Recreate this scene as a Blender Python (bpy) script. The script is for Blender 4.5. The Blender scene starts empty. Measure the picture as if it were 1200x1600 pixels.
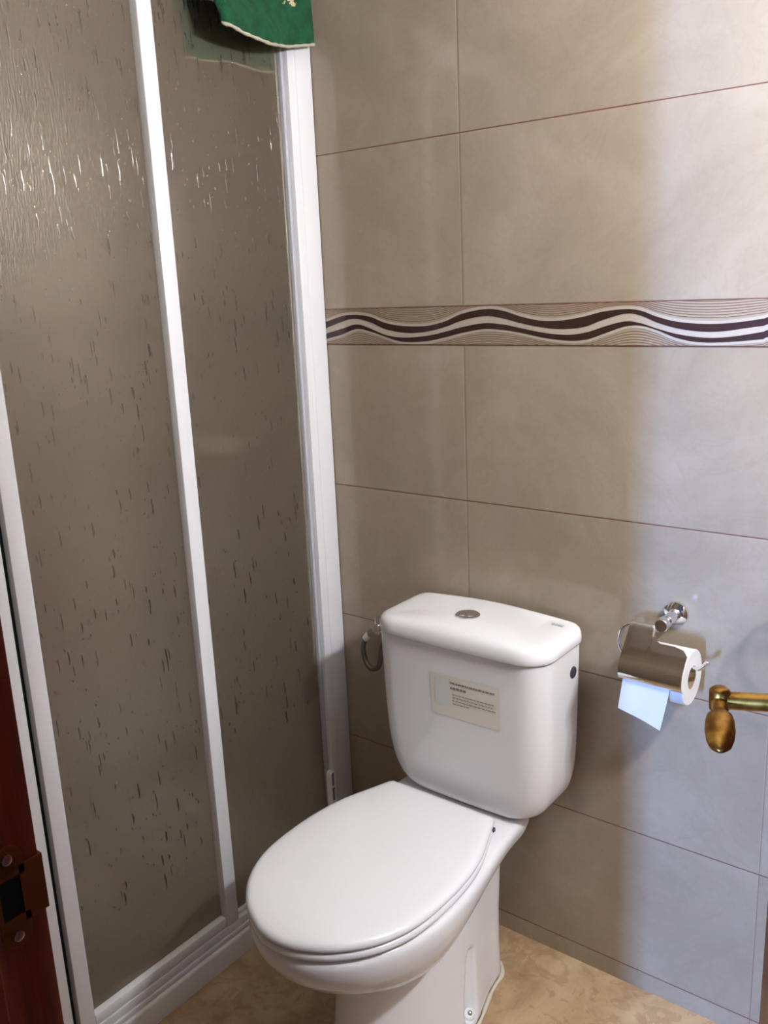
import bpy, bmesh, math, random
from mathutils import Vector, Matrix
random.seed(7)
C = bpy.context.scene.collection
sc = bpy.context.scene

# ------------------------------------------------------------------ camera
cam_d = bpy.data.cameras.new('camera'); cam = bpy.data.objects.new('camera', cam_d); C.objects.link(cam)
cam_d.sensor_fit = 'AUTO'; cam_d.sensor_width = 36.0
cam_d.lens = 1405.56 / 1600.0 * 36.0
cam_d.clip_start = 0.01
_r = Vector((0.789, 0.613, -0.043)); _f = Vector((-0.603, 0.759, -0.244)).normalized()
YAW, PITCH, ROLL = 0.6713230970579722, -0.2465333743273779, -0.04456482925964028
_f = Vector((-math.sin(YAW)*math.cos(PITCH), math.cos(YAW)*math.cos(PITCH), math.sin(PITCH)))
_r0 = Vector((math.cos(YAW), math.sin(YAW), 0)); _u0 = _r0.cross(_f)
_r = math.cos(ROLL)*_r0 + math.sin(ROLL)*_u0; _u = -math.sin(ROLL)*_r0 + math.cos(ROLL)*_u0
M = Matrix.Identity(4)
for i in range(3):
    M[i][0] = _r[i]; M[i][1] = _u[i]; M[i][2] = -_f[i]
M.translation = Vector((0.97343, -1.49821, 1.40887))
cam.matrix_world = M
sc.camera = cam

# ------------------------------------------------------------------ light
sc.view_settings.view_transform = 'Standard'; sc.view_settings.look = 'None'
sc.view_settings.gamma = 1.0; sc.view_settings.use_curve_mapping = False
sc.view_settings.exposure = 0.24
sc.cycles.sample_clamp_indirect = 0.0
W = bpy.data.worlds.new('world'); sc.world = W; W.use_nodes = True
W.node_tree.nodes['Background'].inputs[0].default_value = (0.75, 0.82, 1.0, 1)
W.node_tree.nodes['Background'].inputs[1].default_value = 0.10

def point(name, loc, power, color, radius):
    d = bpy.data.lights.new(name, 'POINT'); d.energy = power; d.color = color; d.shadow_soft_size = radius
    o = bpy.data.objects.new(name, d); C.objects.link(o); o.location = loc; return o
# two warm bulbs over the washbasin, to the right of the picture behind the open door
point('basin_bulb', (1.23, -0.43, 1.79), 30.0, (0.93, 0.985, 1.08), 0.035)
point('basin_bulb', (1.23, -0.57, 1.79), 30.0, (0.93, 0.985, 1.08), 0.035)
# cool daylight from the window at the far end of the corridor
d = bpy.data.lights.new('corridor_window', 'AREA'); d.shape = 'RECTANGLE'; d.size = 0.30; d.size_y = 1.1
d.energy = 440.0; d.color = (0.30, 0.55, 1.20)
win = bpy.data.objects.new('corridor_window', d); C.objects.link(win)
win.location = (0.70, -7.0, 1.25); win.rotation_euler = (math.radians(90), 0, 0)

# ------------------------------------------------------------------ node helper
class NT:
    def __init__(self, name):
        self.m = bpy.data.materials.new(name); self.m.use_nodes = True
        self.t = self.m.node_tree; self.b = self.t.nodes['Principled BSDF']; self.out = self.t.nodes['Material Output']
    def n(self, typ, **kw):
        x = self.t.nodes.new(typ)
        for k, v in kw.items(): setattr(x, k, v)
        return x
    def l(self, a, b): self.t.links.new(a, b)
    def put(self, sock, v):
        if isinstance(v, bpy.types.NodeSocket): self.l(v, sock)
        else: sock.default_value = v
    def math(self, op, a, b=0.0, c=None):
        x = self.n('ShaderNodeMath', operation=op)
        self.put(x.inputs[0], a); self.put(x.inputs[1], b)
        if c is not None: self.put(x.inputs[2], c)
        return x.outputs[0]
    def noise(self, vec, scale, detail=3.0, rough=0.55, dist=0.0):
        x = self.n('ShaderNodeTexNoise'); self.l(vec, x.inputs['Vector'])
        x.inputs['Scale'].default_value = scale; x.inputs['Detail'].default_value = detail
        x.inputs['Roughness'].default_value = rough; x.inputs['Distortion'].default_value = dist
        return x.outputs['Fac']
    def ramp(self, fac, stops, interp='LINEAR'):
        x = self.n('ShaderNodeValToRGB'); self.l(fac, x.inputs[0]); r = x.color_ramp; r.interpolation = interp
        while len(r.elements) > 1: r.elements.remove(r.elements[-1])
        r.elements[0].position = stops[0][0]; r.elements[0].color = col4(stops[0][1])
        for p, c in stops[1:]:
            e = r.elements.new(p); e.color = col4(c)
        return x.outputs[0]
    def mix(self, fac, a, b):
        x = self.n('ShaderNodeMix', data_type='RGBA')
        self.put(x.inputs[0], fac); self.put(x.inputs[6], col4(a) if isinstance(a, tuple) else a)
        self.put(x.inputs[7], col4(b) if isinstance(b, tuple) else b); return x.outputs[2]
    def pos(self): return self.n('ShaderNodeNewGeometry').outputs['Position']
    def objc(self): return self.n('ShaderNodeTexCoord').outputs['Object']
    def scale(self, v, s):
        x = self.n('ShaderNodeVectorMath', operation='MULTIPLY'); self.l(v, x.inputs[0]); x.inputs[1].default_value = s; return x.outputs[0]
    def sep(self, v):
        x = self.n('ShaderNodeSeparateXYZ'); self.l(v, x.inputs[0]); return x.outputs
    def bump(self, h, strength=0.3, dist=0.002):
        x = self.n('ShaderNodeBump'); self.l(h, x.inputs['Height']); x.inputs['Strength'].default_value = strength
        x.inputs['Distance'].default_value = dist; return x.outputs[0]
    def set(self, **kw):
        for k, v in kw.items():
            self.put(self.b.inputs[k.replace('_', ' ')], col4(v) if isinstance(v, tuple) and len(v) == 3 else v)
        return self

def lin(v): return v/12.92 if v <= 0.04045 else ((v+0.055)/1.055)**2.4
def rgb(r, g, b): return (lin(r/255), lin(g/255), lin(b/255))
def col4(c): return (c[0], c[1], c[2], 1.0)

def plain(name, color, rough=0.4, metal=0.0, **kw):
    k = NT(name); k.set(Base_Color=color, Roughness=rough, Metallic=metal)
    for a, v in kw.items(): k.set(**{a: v})
    return k.m

TW, TH, S0, BZ0, BZ1 = 0.6063, 0.3120, 0.0412, 1.2892, 1.3638   # tile width, height, first joint, border strip
def tile_mat(name, axis):
    k = NT(name); P = k.pos(); s = k.sep(P)
    u, z = s[axis], s[2]
    above = k.math('GREATER_THAN', z, (BZ0+BZ1)/2)
    z2 = k.math('SUBTRACT', z, k.math('MULTIPLY', above, BZ1-BZ0))
    def edge(v, off, size):
        t = k.math('DIVIDE', k.math('SUBTRACT', v, off), size)
        f = k.math('FRACT', t)
        return k.math('MULTIPLY', k.math('MINIMUM', f, k.math('SUBTRACT', 1.0, f)), size), k.math('FLOOR', t)
    eu, iu = edge(u, 0.0, TW); ez, iz = edge(z2, S0, TH)
    g = k.math('MAXIMUM', k.math('LESS_THAN', ez, 0.0010), k.math('MULTIPLY', k.math('LESS_THAN', eu, 0.0009), 0.42))
    seed = k.math('MULTIPLY_ADD', iu, 7.31, k.math('MULTIPLY', iz, 3.17))
    cx = k.n('ShaderNodeCombineXYZ'); k.l(u, cx.inputs[0]); k.l(z, cx.inputs[1]); k.l(seed, cx.inputs[2])
    v = cx.outputs[0]
    n1 = k.noise(v, 4.2, 5, 0.6, 0.6); n2 = k.noise(v, 22.0, 4, 0.6, 0.4)
    n3 = k.noise(v, 7.0, 6, 0.7, 2.2)
    c1 = k.ramp(n1, [(0.30, rgb(151, 137, 118)), (0.52, rgb(161, 147, 128)), (0.72, rgb(171, 157, 139))])
    c2 = k.mix(k.math('MULTIPLY', n2, 0.22), c1, rgb(184, 169, 149))
    vein = k.math('SUBTRACT', 1.0, k.math('MINIMUM', k.math('MULTIPLY', k.math('ABSOLUTE', k.math('SUBTRACT', n3, 0.5)), 26.0), 1.0))
    c3 = k.mix(k.math('MULTIPLY', vein, 0.10), c2, rgb(128, 106, 90))
    c4 = k.mix(g, c3, rgb(112, 66, 52))
    k.set(Base_Color=c4, Roughness=k.math('MULTIPLY_ADD', g, 0.4, 0.10), Specular_IOR_Level=0.5)
    h = k.math('ADD', k.math('MULTIPLY', k.math('MINIMUM', k.math('MINIMUM', eu, ez), 0.003), 300.0), k.math('MULTIPLY', k.noise(v, 9.0, 2), 0.03))
    k.set(Normal=k.bump(h, 0.35, 0.0012))
    return k.m
TILE_X = tile_mat('beige wall tile', 0); TILE_Y = tile_mat('beige wall tile side', 1)

def floor_mat():
    k = NT('mottled floor'); P = k.pos()
    a = k.noise(P, 6.0, 6, 0.65, 0.8); b = k.noise(P, 38.0, 5, 0.6, 0.5); c = k.noise(P, 14.0, 4, 0.6, 1.6)
    c1 = k.ramp(a, [(0.32, rgb(158, 126, 94)), (0.5, rgb(190, 162, 126)), (0.68, rgb(210, 186, 150))])
    c2 = k.mix(k.math('MULTIPLY', k.math('GREATER_THAN', c, 0.56), 0.28), c1, rgb(136, 92, 68))
    c3 = k.mix(k.math('MULTIPLY', b, 0.35), c2, rgb(180, 148, 114))
    k.set(Base_Color=c3, Roughness=0.45, Normal=k.bump(b, 0.15, 0.001)); return k.m
FLOOR = floor_mat()
PLASTER = plain('white plaster', (0.75, 0.73, 0.70), 0.9)
WHITE_AL = plain('white lacquered aluminium', (0.76, 0.76, 0.78), 0.18)
WHITE_PL = plain('white plastic', (0.86, 0.86, 0.85), 0.30)
GASKET_SLOT_SHADE = plain('grey gasket and slot shade', (0.22, 0.23, 0.26), 0.45)  # door seal, and the painted shade in the pull's slots
GASKET2 = plain('pale grey edge strip', (0.46, 0.46, 0.50), 0.4)
DARKGAP = plain('gap and hole shade', (0.012, 0.012, 0.012), 0.9, 0.0, Specular_IOR_Level=0.1)  # near black, stands in for the shade in a gap and a hole
CERAMIC = plain('white glazed ceramic', (0.83, 0.82, 0.825), 0.07)
SEATPL = plain('white seat plastic', (0.83, 0.83, 0.84), 0.22)
ACRYL = plain('white acrylic tray', (0.80, 0.79, 0.78), 0.25)
CHROME = plain('chrome', (0.82, 0.82, 0.84), 0.06, 1.0)
STEEL = plain('brushed steel', (0.55, 0.53, 0.52), 0.28, 1.0)
DARKPLUG = plain('dark grey plug', (0.05, 0.05, 0.06), 0.35)
PAPER = None
def paper_mat():
    k = NT('toilet paper'); n = k.noise(k.objc(), 260.0, 3)
    k.set(Base_Color=(0.72, 0.71, 0.70), Roughness=0.95, Normal=k.bump(n, 0.25, 0.001)); return k.m
PAPER = paper_mat()
CARD = plain('grey cardboard', rgb(150, 128, 100), 0.9)
SEAL = plain('cream sealant', rgb(222, 212, 194), 0.5)
BORDER_B = plain('border base', rgb(165, 148, 127), 0.2)
BORDER_D = plain('border brown', rgb(58, 38, 34), 0.2)
BORDER_C = plain('border cream', rgb(184, 172, 156), 0.2)
BORDER_L = plain('border line', rgb(112, 82, 62), 0.2)
def brass_mat():
    k = NT('worn brass'); n = k.noise(k.objc(), 60.0, 4, 0.6)
    k.set(Base_Color=k.ramp(n, [(0.35, rgb(150, 108, 44)), (0.6, rgb(205, 160, 82))]), Metallic=1.0, Roughness=k.math('MULTIPLY_ADD', n, 0.25, 0.24)); return k.m
BRASS = brass_mat()
def wood_mat():
    k = NT('mahogany'); v = k.scale(k.pos(), (30.0, 30.0, 1.6)); n = k.noise(v, 2.2, 5, 0.6, 0.8)
    k.set(Base_Color=k.ramp(n, [(0.3, rgb(78, 20, 8)), (0.55, rgb(112, 36, 14)), (0.75, rgb(140, 56, 24))]), Roughness=0.35, Coat_Weight=0.2); return k.m
WOOD = wood_mat()

def glass_mat():
    k = NT('frosted shower glass')
    P = k.pos(); v = k.scale(P, (1.0, 1.0, 0.30))
    fine = k.noise(k.scale(P, (1.0, 1.0, 0.16)), 380.0, 2, 0.5)
    st = k.noise(v, 150.0, 2, 0.5, 0.2)
    gate = k.noise(k.scale(P, (1.0, 1.0, 0.6)), 26.0, 2)
    drip = k.math('MULTIPLY', k.ramp(st, [(0.60, (0, 0, 0)), (0.70, (1, 1, 1))]), k.ramp(gate, [(0.45, (0, 0, 0)), (0.60, (1, 1, 1))]))
    h = k.math('ADD', k.math('MULTIPLY', fine, 0.50), k.math('MULTIPLY', drip, 0.3))
    nrm = k.bump(h, 0.55, 0.0022)
    rf = k.n('ShaderNodeBsdfRefraction'); rf.inputs['Color'].default_value = col4((0.97, 0.95, 0.91)); rf.inputs['Roughness'].default_value = 0.52
    rf.inputs['IOR'].default_value = 1.13
    gl = k.n('ShaderNodeBsdfGlossy'); gl.inputs['Color'].default_value = (1, 0.92, 0.80, 1); gl.inputs['Roughness'].default_value = 0.34; k.l(nrm, gl.inputs['Normal'])
    gd = k.n('ShaderNodeBsdfGlossy'); gd.inputs['Roughness'].default_value = 0.10; k.l(nrm, gd.inputs['Normal'])
    df = k.n('ShaderNodeBsdfDiffuse'); df.inputs['Color'].default_value = col4(rgb(196, 180, 158))
    fr = k.n('ShaderNodeFresnel'); fr.inputs['IOR'].default_value = 1.7
    m0 = k.n('ShaderNodeMixShader'); k.l(drip, m0.inputs[0]); k.l(gl.outputs[0], m0.inputs[1]); k.l(gd.outputs[0], m0.inputs[2])
    m1 = k.n('ShaderNodeMixShader'); m1.inputs[0].default_value = 0.13
    tr = k.n('ShaderNodeBsdfTransparent'); tr.inputs[0].default_value = col4((1.0, 0.98, 0.94))
    tl = k.n('ShaderNodeBsdfTranslucent'); tl.inputs['Color'].default_value = col4((1.0, 0.97, 0.92))
    ma = k.n('ShaderNodeMixShader'); ma.inputs[0].default_value = 0.35; k.l(tr.outputs[0], ma.inputs[1]); k.l(tl.outputs[0], ma.inputs[2])
    mb = k.n('ShaderNodeMixShader'); mb.inputs[0].default_value = 0.74; k.l(ma.outputs[0], mb.inputs[1]); k.l(rf.outputs[0], mb.inputs[2])
    k.l(mb.outputs[0], m1.inputs[1]); k.l(df.outputs[0], m1.inputs[2])
    m2 = k.n('ShaderNodeMixShader'); k.l(fr.outputs[0], m2.inputs[0]); k.l(m1.outputs[0], m2.inputs[1]); k.l(m0.outputs[0], m2.inputs[2])
    k.t.nodes.remove(k.b); k.l(m2.outputs[0], k.out.inputs[0]); return k.m
GLASS = glass_mat()
def clear_mat():
    k = NT('glass back face'); tr = k.n('ShaderNodeBsdfTransparent'); tr.inputs[0].default_value = (0.97, 0.97, 0.96, 1)
    k.t.nodes.remove(k.b); k.l(tr.outputs[0], k.out.inputs[0]); return k.m
GLASS_BACK = clear_mat()
def towel_mat():
    k = NT('green terry'); P = k.objc()
    a = k.noise(P, 420.0, 2); b = k.noise(P, 40.0, 4); c = k.noise(P, 75.0, 3, 0.6, 0.5)
    col = k.ramp(b, [(0.3, rgb(9, 66, 38)), (0.7, rgb(20, 94, 56))])
    # a woven beige motif near the top of the front flap
    dv = k.n('ShaderNodeVectorMath', operation='DISTANCE'); k.l(k.scale(P, (0.25, 0.75, 1.0)), dv.inputs[0]); dv.inputs[1].default_value = (0.0095, 0.062, -0.026)
    mask = k.math('GREATER_THAN', k.math('ADD', k.math('MULTIPLY', c, 0.055), k.math('SUBTRACT', 0.0, dv.outputs['Value'])), 0.008)
    col = k.mix(mask, col, rgb(206, 188, 150))
    k.set(Base_Color=col, Roughness=0.95, Normal=k.bump(k.math('ADD', a, k.math('MULTIPLY', b, 0.6)), 0.9, 0.004)); return k.m
def water_mat():
    k = NT('water drops'); tr = k.n('ShaderNodeBsdfTransparent'); tr.inputs[0].default_value = (0.93, 0.92, 0.90, 1)
    gl = k.n('ShaderNodeBsdfGlossy'); gl.inputs['Roughness'].default_value = 0.10
    rf = k.n('ShaderNodeBsdfRefraction'); rf.inputs['IOR'].default_value = 1.33; rf.inputs['Roughness'].default_value = 0.1
    fr = k.n('ShaderNodeFresnel'); fr.inputs['IOR'].default_value = 1.9
    m0 = k.n('ShaderNodeMixShader'); m0.inputs[0].default_value = 0.15; k.l(tr.outputs[0], m0.inputs[1]); k.l(rf.outputs[0], m0.inputs[2])
    m1 = k.n('ShaderNodeMixShader'); k.l(fr.outputs[0], m1.inputs[0]); k.l(m0.outputs[0], m1.inputs[1]); k.l(gl.outputs[0], m1.inputs[2])
    k.t.nodes.remove(k.b); k.l(m1.outputs[0], k.out.inputs[0]); return k.m
WATER = water_mat()
TERRY = towel_mat()
HEM = plain('beige hem', rgb(178, 172, 150), 0.9)

# ------------------------------------------------------------------ mesh helpers
def finish(name, bm, mats, parent=None, smooth=False, kind=None, angle=None):
    me = bpy.data.meshes.new(name); bmesh.ops.recalc_face_normals(bm, faces=bm.faces[:]); bm.to_mesh(me); bm.free()
    for m in (mats if isinstance(mats, (list, tuple)) else [mats]): me.materials.append(m)
    o = bpy.data.objects.new(name, me); C.objects.link(o)
    if parent is not None: o.parent = parent
    if smooth:
        for p in me.polygons: p.use_smooth = True
        if angle: me.set_sharp_from_angle(angle=math.radians(angle))
    if kind: o['kind'] = kind
    return o
def box(bm, x0, x1, y0, y1, z0, z1, bev=0.0, mi=0, seg=2):
    vs = [bm.verts.new((x, y, z)) for x in (x0, x1) for y in (y0, y1) for z in (z0, z1)]
    F = [(0,1,3,2), (4,6,7,5), (0,4,5,1), (2,3,7,6), (0,2,6,4), (1,5,7,3)]
    fs = [bm.faces.new([vs[i] for i in f]) for f in F]
    for f in fs: f.material_index = mi
    if bev > 0:
        es = list({e for f in fs for e in f.edges})
        bmesh.ops.bevel(bm, geom=es, offset=bev, segments=seg, affect='EDGES', profile=0.5)
    return fs
def boxobj(name, dims, mat, parent=None, bev=0.0, kind=None, smooth=None):
    bm = bmesh.new(); box(bm, *dims, bev=bev)
    return finish(name, bm, mat, parent, smooth=bool(bev) if smooth is None else smooth, kind=kind, angle=35)
def loft(bm, rings, cap0=True, cap1=True, mi=0):
    R = [[bm.verts.new(p) for p in r] for r in rings]; n = len(R[0])
    for a, b in zip(R[:-1], R[1:]):
        for i in range(n):
            f = bm.faces.new((a[i], a[(i+1) % n], b[(i+1) % n], b[i])); f.material_index = mi
    if cap0: bm.faces.new(R[0][::-1]).material_index = mi
    if cap1: bm.faces.new(R[-1]).material_index = mi
    return R
def frame(d):
    d = d.normalized(); a = Vector((0, 0, 1)) if abs(d.z) < 0.9 else Vector((1, 0, 0))
    u = d.cross(a).normalized(); return u, d.cross(u).normalized()
def tube(bm, pts, rad, n=16, caps=True, mi=0, closed=False):
    pts = [Vector(p) for p in pts]; rs = rad if isinstance(rad, (list, tuple)) else [rad]*len(pts)
    rings = []; u = None
    for i, p in enumerate(pts):
        if closed: t = pts[(i+1) % len(pts)] - pts[i-1]
        else: t = pts[min(i+1, len(pts)-1)] - pts[max(i-1, 0)]
        t.normalize()
        if u is None: u, v = frame(t)
        else:
            u = (u - t*u.dot(t)).normalized(); v = t.cross(u)
        rings.append([p + (u*math.cos(2*math.pi*k/n) + v*math.sin(2*math.pi*k/n))*rs[i] for k in range(n)])
    if closed: rings.append(rings[0]); R = loft(bm, rings, False, False, mi); bmesh.ops.remove_doubles(bm, verts=bm.verts[:], dist=1e-6)
    else: loft(bm, rings, caps, caps, mi)
def lathe(bm, prof, origin, axis, n=32, mi=0):
    d = Vector(axis).normalized(); u, v = frame(d); o = Vector(origin)
    loft(bm, [[o + d*h + (u*math.cos(2*math.pi*k/n) + v*math.sin(2*math.pi*k/n))*max(r, 1e-5) for k in range(n)] for r, h in prof], True, True, mi)
def spline(pts, n, closed=False):
    P = [Vector(p) for p in pts]; out = []; m = len(P); segs = m if closed else m-1
    g = (lambda i: P[i % m]) if closed else (lambda i: P[min(max(i, 0), m-1)])
    for s in range(segs):
        a, b, c, d = g(s-1), g(s), g(s+1), g(s+2)
        for k in range(n):
            t = k/n
            out.append(0.5*((2*b) + (c-a)*t + (2*a-5*b+4*c-d)*t*t + (3*b-a-3*c+d)*t**3))
    if not closed: out.append(P[-1].copy())
    return out
def interp(tab, x):
    if x <= tab[0][0]: return tab[0][1]
    for (a, b), (c, d) in zip(tab[:-1], tab[1:]):
        if x <= c: return b + (d-b)*(x-a)/(c-a)
    return tab[-1][1]
def resample(pts, n):
    P = [Vector(p) for p in pts]; L = [0.0]
    for i in range(len(P)): L.append(L[-1] + (P[(i+1) % len(P)] - P[i]).length)
    out = []; j = 0
    for k in range(n):
        s = L[-1]*k/n
        while L[j+1] < s: j += 1
        t = (s-L[j])/max(L[j+1]-L[j], 1e-9); out.append(P[j].lerp(P[(j+1) % len(P)], t))
    return out
def offset(pts, d):
    n = len(pts); out = []
    for i in range(n):
        t = pts[(i+1) % n] - pts[i-1]; nn = Vector((-t.y, t.x, 0)).normalized(); out.append(pts[i] + nn*d)
    return out
def thing(name, loc, label, cat, group=None):
    o = bpy.data.objects.new(name, None); C.objects.link(o); o.location = loc; o.empty_display_size = 0.05
    return tag(o, label, cat, group)
def tag(o, label, cat, group=None):
    o['label'] = label; o['category'] = cat
    if group: o['group'] = group
    return o
def shift(bm, loc): bmesh.ops.translate(bm, verts=bm.verts[:], vec=-Vector(loc))

# ------------------------------------------------------------------ room shell
XL, XR, YF, ZC = -1.15, 1.36, -1.223, 2.45
JX0, JX1 = 0.42, 1.045                       # doorway opening between the jamb faces
bm = bmesh.new(); box(bm, XL-0.1, XR+0.1, -2.6, 0.1, -0.1, 0.0); finish('floor', bm, FLOOR, kind='structure')
bm = bmesh.new(); box(bm, XL-0.1, XR+0.1, YF-0.13, 0.1, ZC, ZC+0.1); finish('ceiling', bm, PLASTER, kind='structure')
bm = bmesh.new(); box(bm, XL-0.1, XR+0.1, 0.0, 0.1, 0.0, ZC); finish('wall_back', bm, TILE_X, kind='structure')
bm = bmesh.new(); box(bm, XR, XR+0.1, YF, 0.0, 0.0, ZC); finish('wall_right', bm, TILE_Y, kind='structure')
bm = bmesh.new(); box(bm, XL-0.1, XL, -0.83, 0.0, 0.0, ZC); finish('wall_shower', bm, TILE_Y, kind='structure')
bm = bmesh.new(); box(bm, XL-0.1, -0.362, YF, -0.83, 0.0, ZC); finish('wall_left', bm, TILE_Y, kind='structure')
bm = bmesh.new()
box(bm, XL-0.1, JX0-0.03, YF-0.12, YF, 0.0, ZC); box(bm, JX1+0.03, XR+0.1, YF-0.12, YF, 0.0, ZC); box(bm, JX0-0.03, JX1+0.03, YF-0.12, YF, 2.08, ZC)
finish('wall_front', bm, TILE_X, kind='structure')

# decorated border strip: two brown ribbons in relief colours on the back wall and round the shower
UT = [(-0.353,1.3371),(-0.3083,1.3487),(-0.2707,1.3514),(-0.2294,1.3468),(-0.1895,1.3339),(-0.1453,1.3273),(-0.0879,1.3268),(-0.0414,1.3353),(-0.0007,1.3495),(0.0514,1.3572),(0.0891,1.3537),(0.1298,1.3418),(0.1695,1.3344),(0.2081,1.334),(0.2529,1.3401),(0.289,1.3481),(0.3311,1.3519),(0.3585,1.3488),(0.3856,1.3389),(0.4186,1.3303),(0.457,1.3262),(0.494,1.3259),(0.5298,1.3291),(0.5644,1.334)]
UB = [(-0.354,1.324),(-0.3091,1.3366),(-0.2713,1.3434),(-0.23,1.3358),(-0.1901,1.3214),(-0.1362,1.3134),(-0.0883,1.3155),(-0.0417,1.3242),(-0.001,1.3364),(0.0512,1.3443),(0.0889,1.3396),(0.1297,1.33),(0.1695,1.3227),(0.2082,1.3191),(0.2531,1.3221),(0.2893,1.3337),(0.3313,1.3442),(0.3587,1.3406),(0.3859,1.3294),(0.419,1.3197),(0.4575,1.3139),(0.4946,1.3137),(0.5304,1.3184),(0.565,1.3229)]
LT = [(-0.3549,1.3125),(-0.3102,1.3221),(-0.2668,1.3314),(-0.2308,1.3232),(-0.1908,1.3097),(-0.1464,1.3042),(-0.0886,1.3072),(-0.042,1.3153),(-0.0013,1.324),(0.0467,1.3308),(0.0888,1.3283),(0.1297,1.3209),(0.1773,1.3124),(0.2234,1.3088),(0.2606,1.3134),(0.2966,1.3238),(0.3316,1.3313),(0.3591,1.3278),(0.3862,1.3193),(0.4193,1.3103),(0.4515,1.3052),(0.4828,1.3034),(0.5191,1.3064),(0.5656,1.314)]
LB = [(-0.3558,1.3009),(-0.3111,1.3099),(-0.2674,1.3219),(-0.2312,1.3169),(-0.191,1.3058),(-0.1468,1.2957),(-0.0891,1.2966),(-0.0424,1.3042),(-0.0016,1.313),(0.0465,1.32),(0.0887,1.3183),(0.1296,1.3125),(0.1773,1.3034),(0.2235,1.2986),(0.2607,1.3007),(0.2968,1.312),(0.3318,1.3229),(0.3592,1.3239),(0.3863,1.3167),(0.4196,1.304),(0.4519,1.2972),(0.4832,1.296),(0.5196,1.2979),(0.5662,1.3022)]
def dense(tab): return [(p.x, p.y) for p in spline([(a, b, 0) for a, b in tab], 8)]
CUR = {k: dense(v) for k, v in dict(UT=UT, UB=UB, LT=LT, LB=LB).items()}
def curve(k, x):                             # the printed pattern repeats with every tile
    while x < -0.350: x += TW
    while x > 0.560: x -= TW
    return interp(CUR[k], x)
def border(name, xs, place):
    bm = bmesh.new()
    def strip(lo, hi, dep, mi):
        prev = None
        for x in xs:
            a, b = lo(x), hi(x)
            a = min(max(a, BZ0+0.0008), BZ1-0.0008); b = min(max(b, BZ0+0.0008), BZ1-0.0008)
            cur = (bm.verts.new(place(x, a, dep)), bm.verts.new(place(x, b, dep)))
            if prev and (b-a > 1e-5 or prev[2] > 1e-5):
                f = bm.faces.new((prev[0], cur[0], cur[1], prev[1])); f.material_index = mi
            prev = (cur[0], cur[1], b-a)
    strip(lambda x: BZ0, lambda x: BZ1, 0.0008, 0)
    mu = lambda x: curve('UT', x); lbm = lambda x: curve('LB', x)
    for i in range(1, 8):                     # fine parallel lines in the hollows of the wave
        off = 0.0055 + 0.0036*i; sq = 1.0 - 0.075*i
        fu = lambda x, off=off, sq=sq: 1.336 + (mu(x)-1.336)*sq + off
        strip(lambda x, fu=fu: fu(x)-0.0005, lambda x, fu=fu: fu(x)+0.0005, 0.0012, 3)
        fl = lambda x, off=off, sq=sq: 1.311 + (lbm(x)-1.311)*sq - off
        strip(lambda x, fl=fl: fl(x)-0.0005, lambda x, fl=fl: fl(x)+0.0005, 0.0012, 3)
    strip(lambda x: lbm(x)-0.0050, lambda x: mu(x)+0.0050, 0.0016, 2)
    strip(lambda x: curve('UB', x), mu, 0.0022, 1)
    strip(lbm, lambda x: curve('LT', x), 0.0022, 1)
    # joints above, below and between the strips
    for zz in (BZ0, BZ1): strip(lambda x, zz=zz: zz-0.0006 if zz > 1.3 else zz, lambda x, zz=zz: zz+0.0016 if zz < 1.3 else zz, 0.0024, 3)
    o = finish(name, bm, [BORDER_B, BORDER_D, BORDER_C, BORDER_L], kind='structure'); return o
N = 640
border('trim_1', [XL + (XR-XL)*i/N for i in range(N+1)], lambda x, z, d: (x, -d, z))
border('trim_2', [-0.83 + 0.83*i/200 for i in range(201)], lambda x, z, d: (XL+d, x, z))

# door frame: left jamb with the rabbet and strike plate, head and right jamb
bm = bmesh.new()
box(bm, JX0-0.03, JX0, YF-0.036, YF+0.008, 0, 2.05, 0.002); box(bm, JX0-0.03, JX0+0.012, YF-0.135, YF-0.036, 0, 2.05, 0.002)
box(bm, JX1, JX1+0.03, YF-0.036, YF+0.008, 0, 2.05, 0.002); box(bm, JX1-0.012, JX1+0.03, YF-0.135, YF-0.036, 0, 2.05, 0.002)
box(bm, JX0-0.03, JX1+0.03, YF-0.036, YF+0.008, 2.05, 2.08, 0.002)
frame_o = finish('trim_3', bm, WOOD, kind='structure', smooth=True, angle=35)
# strike plate: two rounded lobes with screws and a square latch hole, and a lip round the inner edge
bm = bmesh.new(); zc = 1.005; x = JX0; y0 = YF
def slab(ya, yb, za, zb): box(bm, x-0.0005, x+0.0012, y0+ya, y0+yb, za, zb)
for s in (-1, 1):
    lathe(bm, [(0.0115, -0.0005), (0.0115, 0.0012)], (x, y0-0.016, zc+s*0.029), (1, 0, 0), 24)
slab(-0.0275, -0.0045, zc+0.0155, zc+0.030); slab(-0.0275, -0.0045, zc-0.030, zc-0.0155)
slab(-0.0275, -0.0245, zc-0.0155, zc+0.0155); slab(-0.0085, 0.008, zc-0.022, zc+0.022)
box(bm, x-0.008, x+0.0012, y0+0.008, y0+0.0095, zc-0.022, zc+0.022)
SHADE_BRASS = plain('shaded brass', rgb(120, 66, 30), 0.55, 0.7)  # brass coloured darker to carry the shade on the jamb
sp = finish('strike_plate', bm, SHADE_BRASS, frame_o)
bm = bmesh.new(); box(bm, x-0.0004, x+0.0006, y0-0.0245, y0-0.0085, zc-0.0155, zc+0.0155); finish('latch_hole', bm, DARKGAP, sp)  # thin dark plate, the shade inside the hole put into its colour
for s in (-1, 1):
    bm = bmesh.new(); lathe(bm, [(0.0038, 0.001), (0.0038, 0.0022), (0.002, 0.0028), (0.0001, 0.0028)], (x, y0-0.016, zc+s*0.0305), (1, 0, 0), 16); finish('screw', bm, STEEL, sp, True, angle=40)

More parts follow.
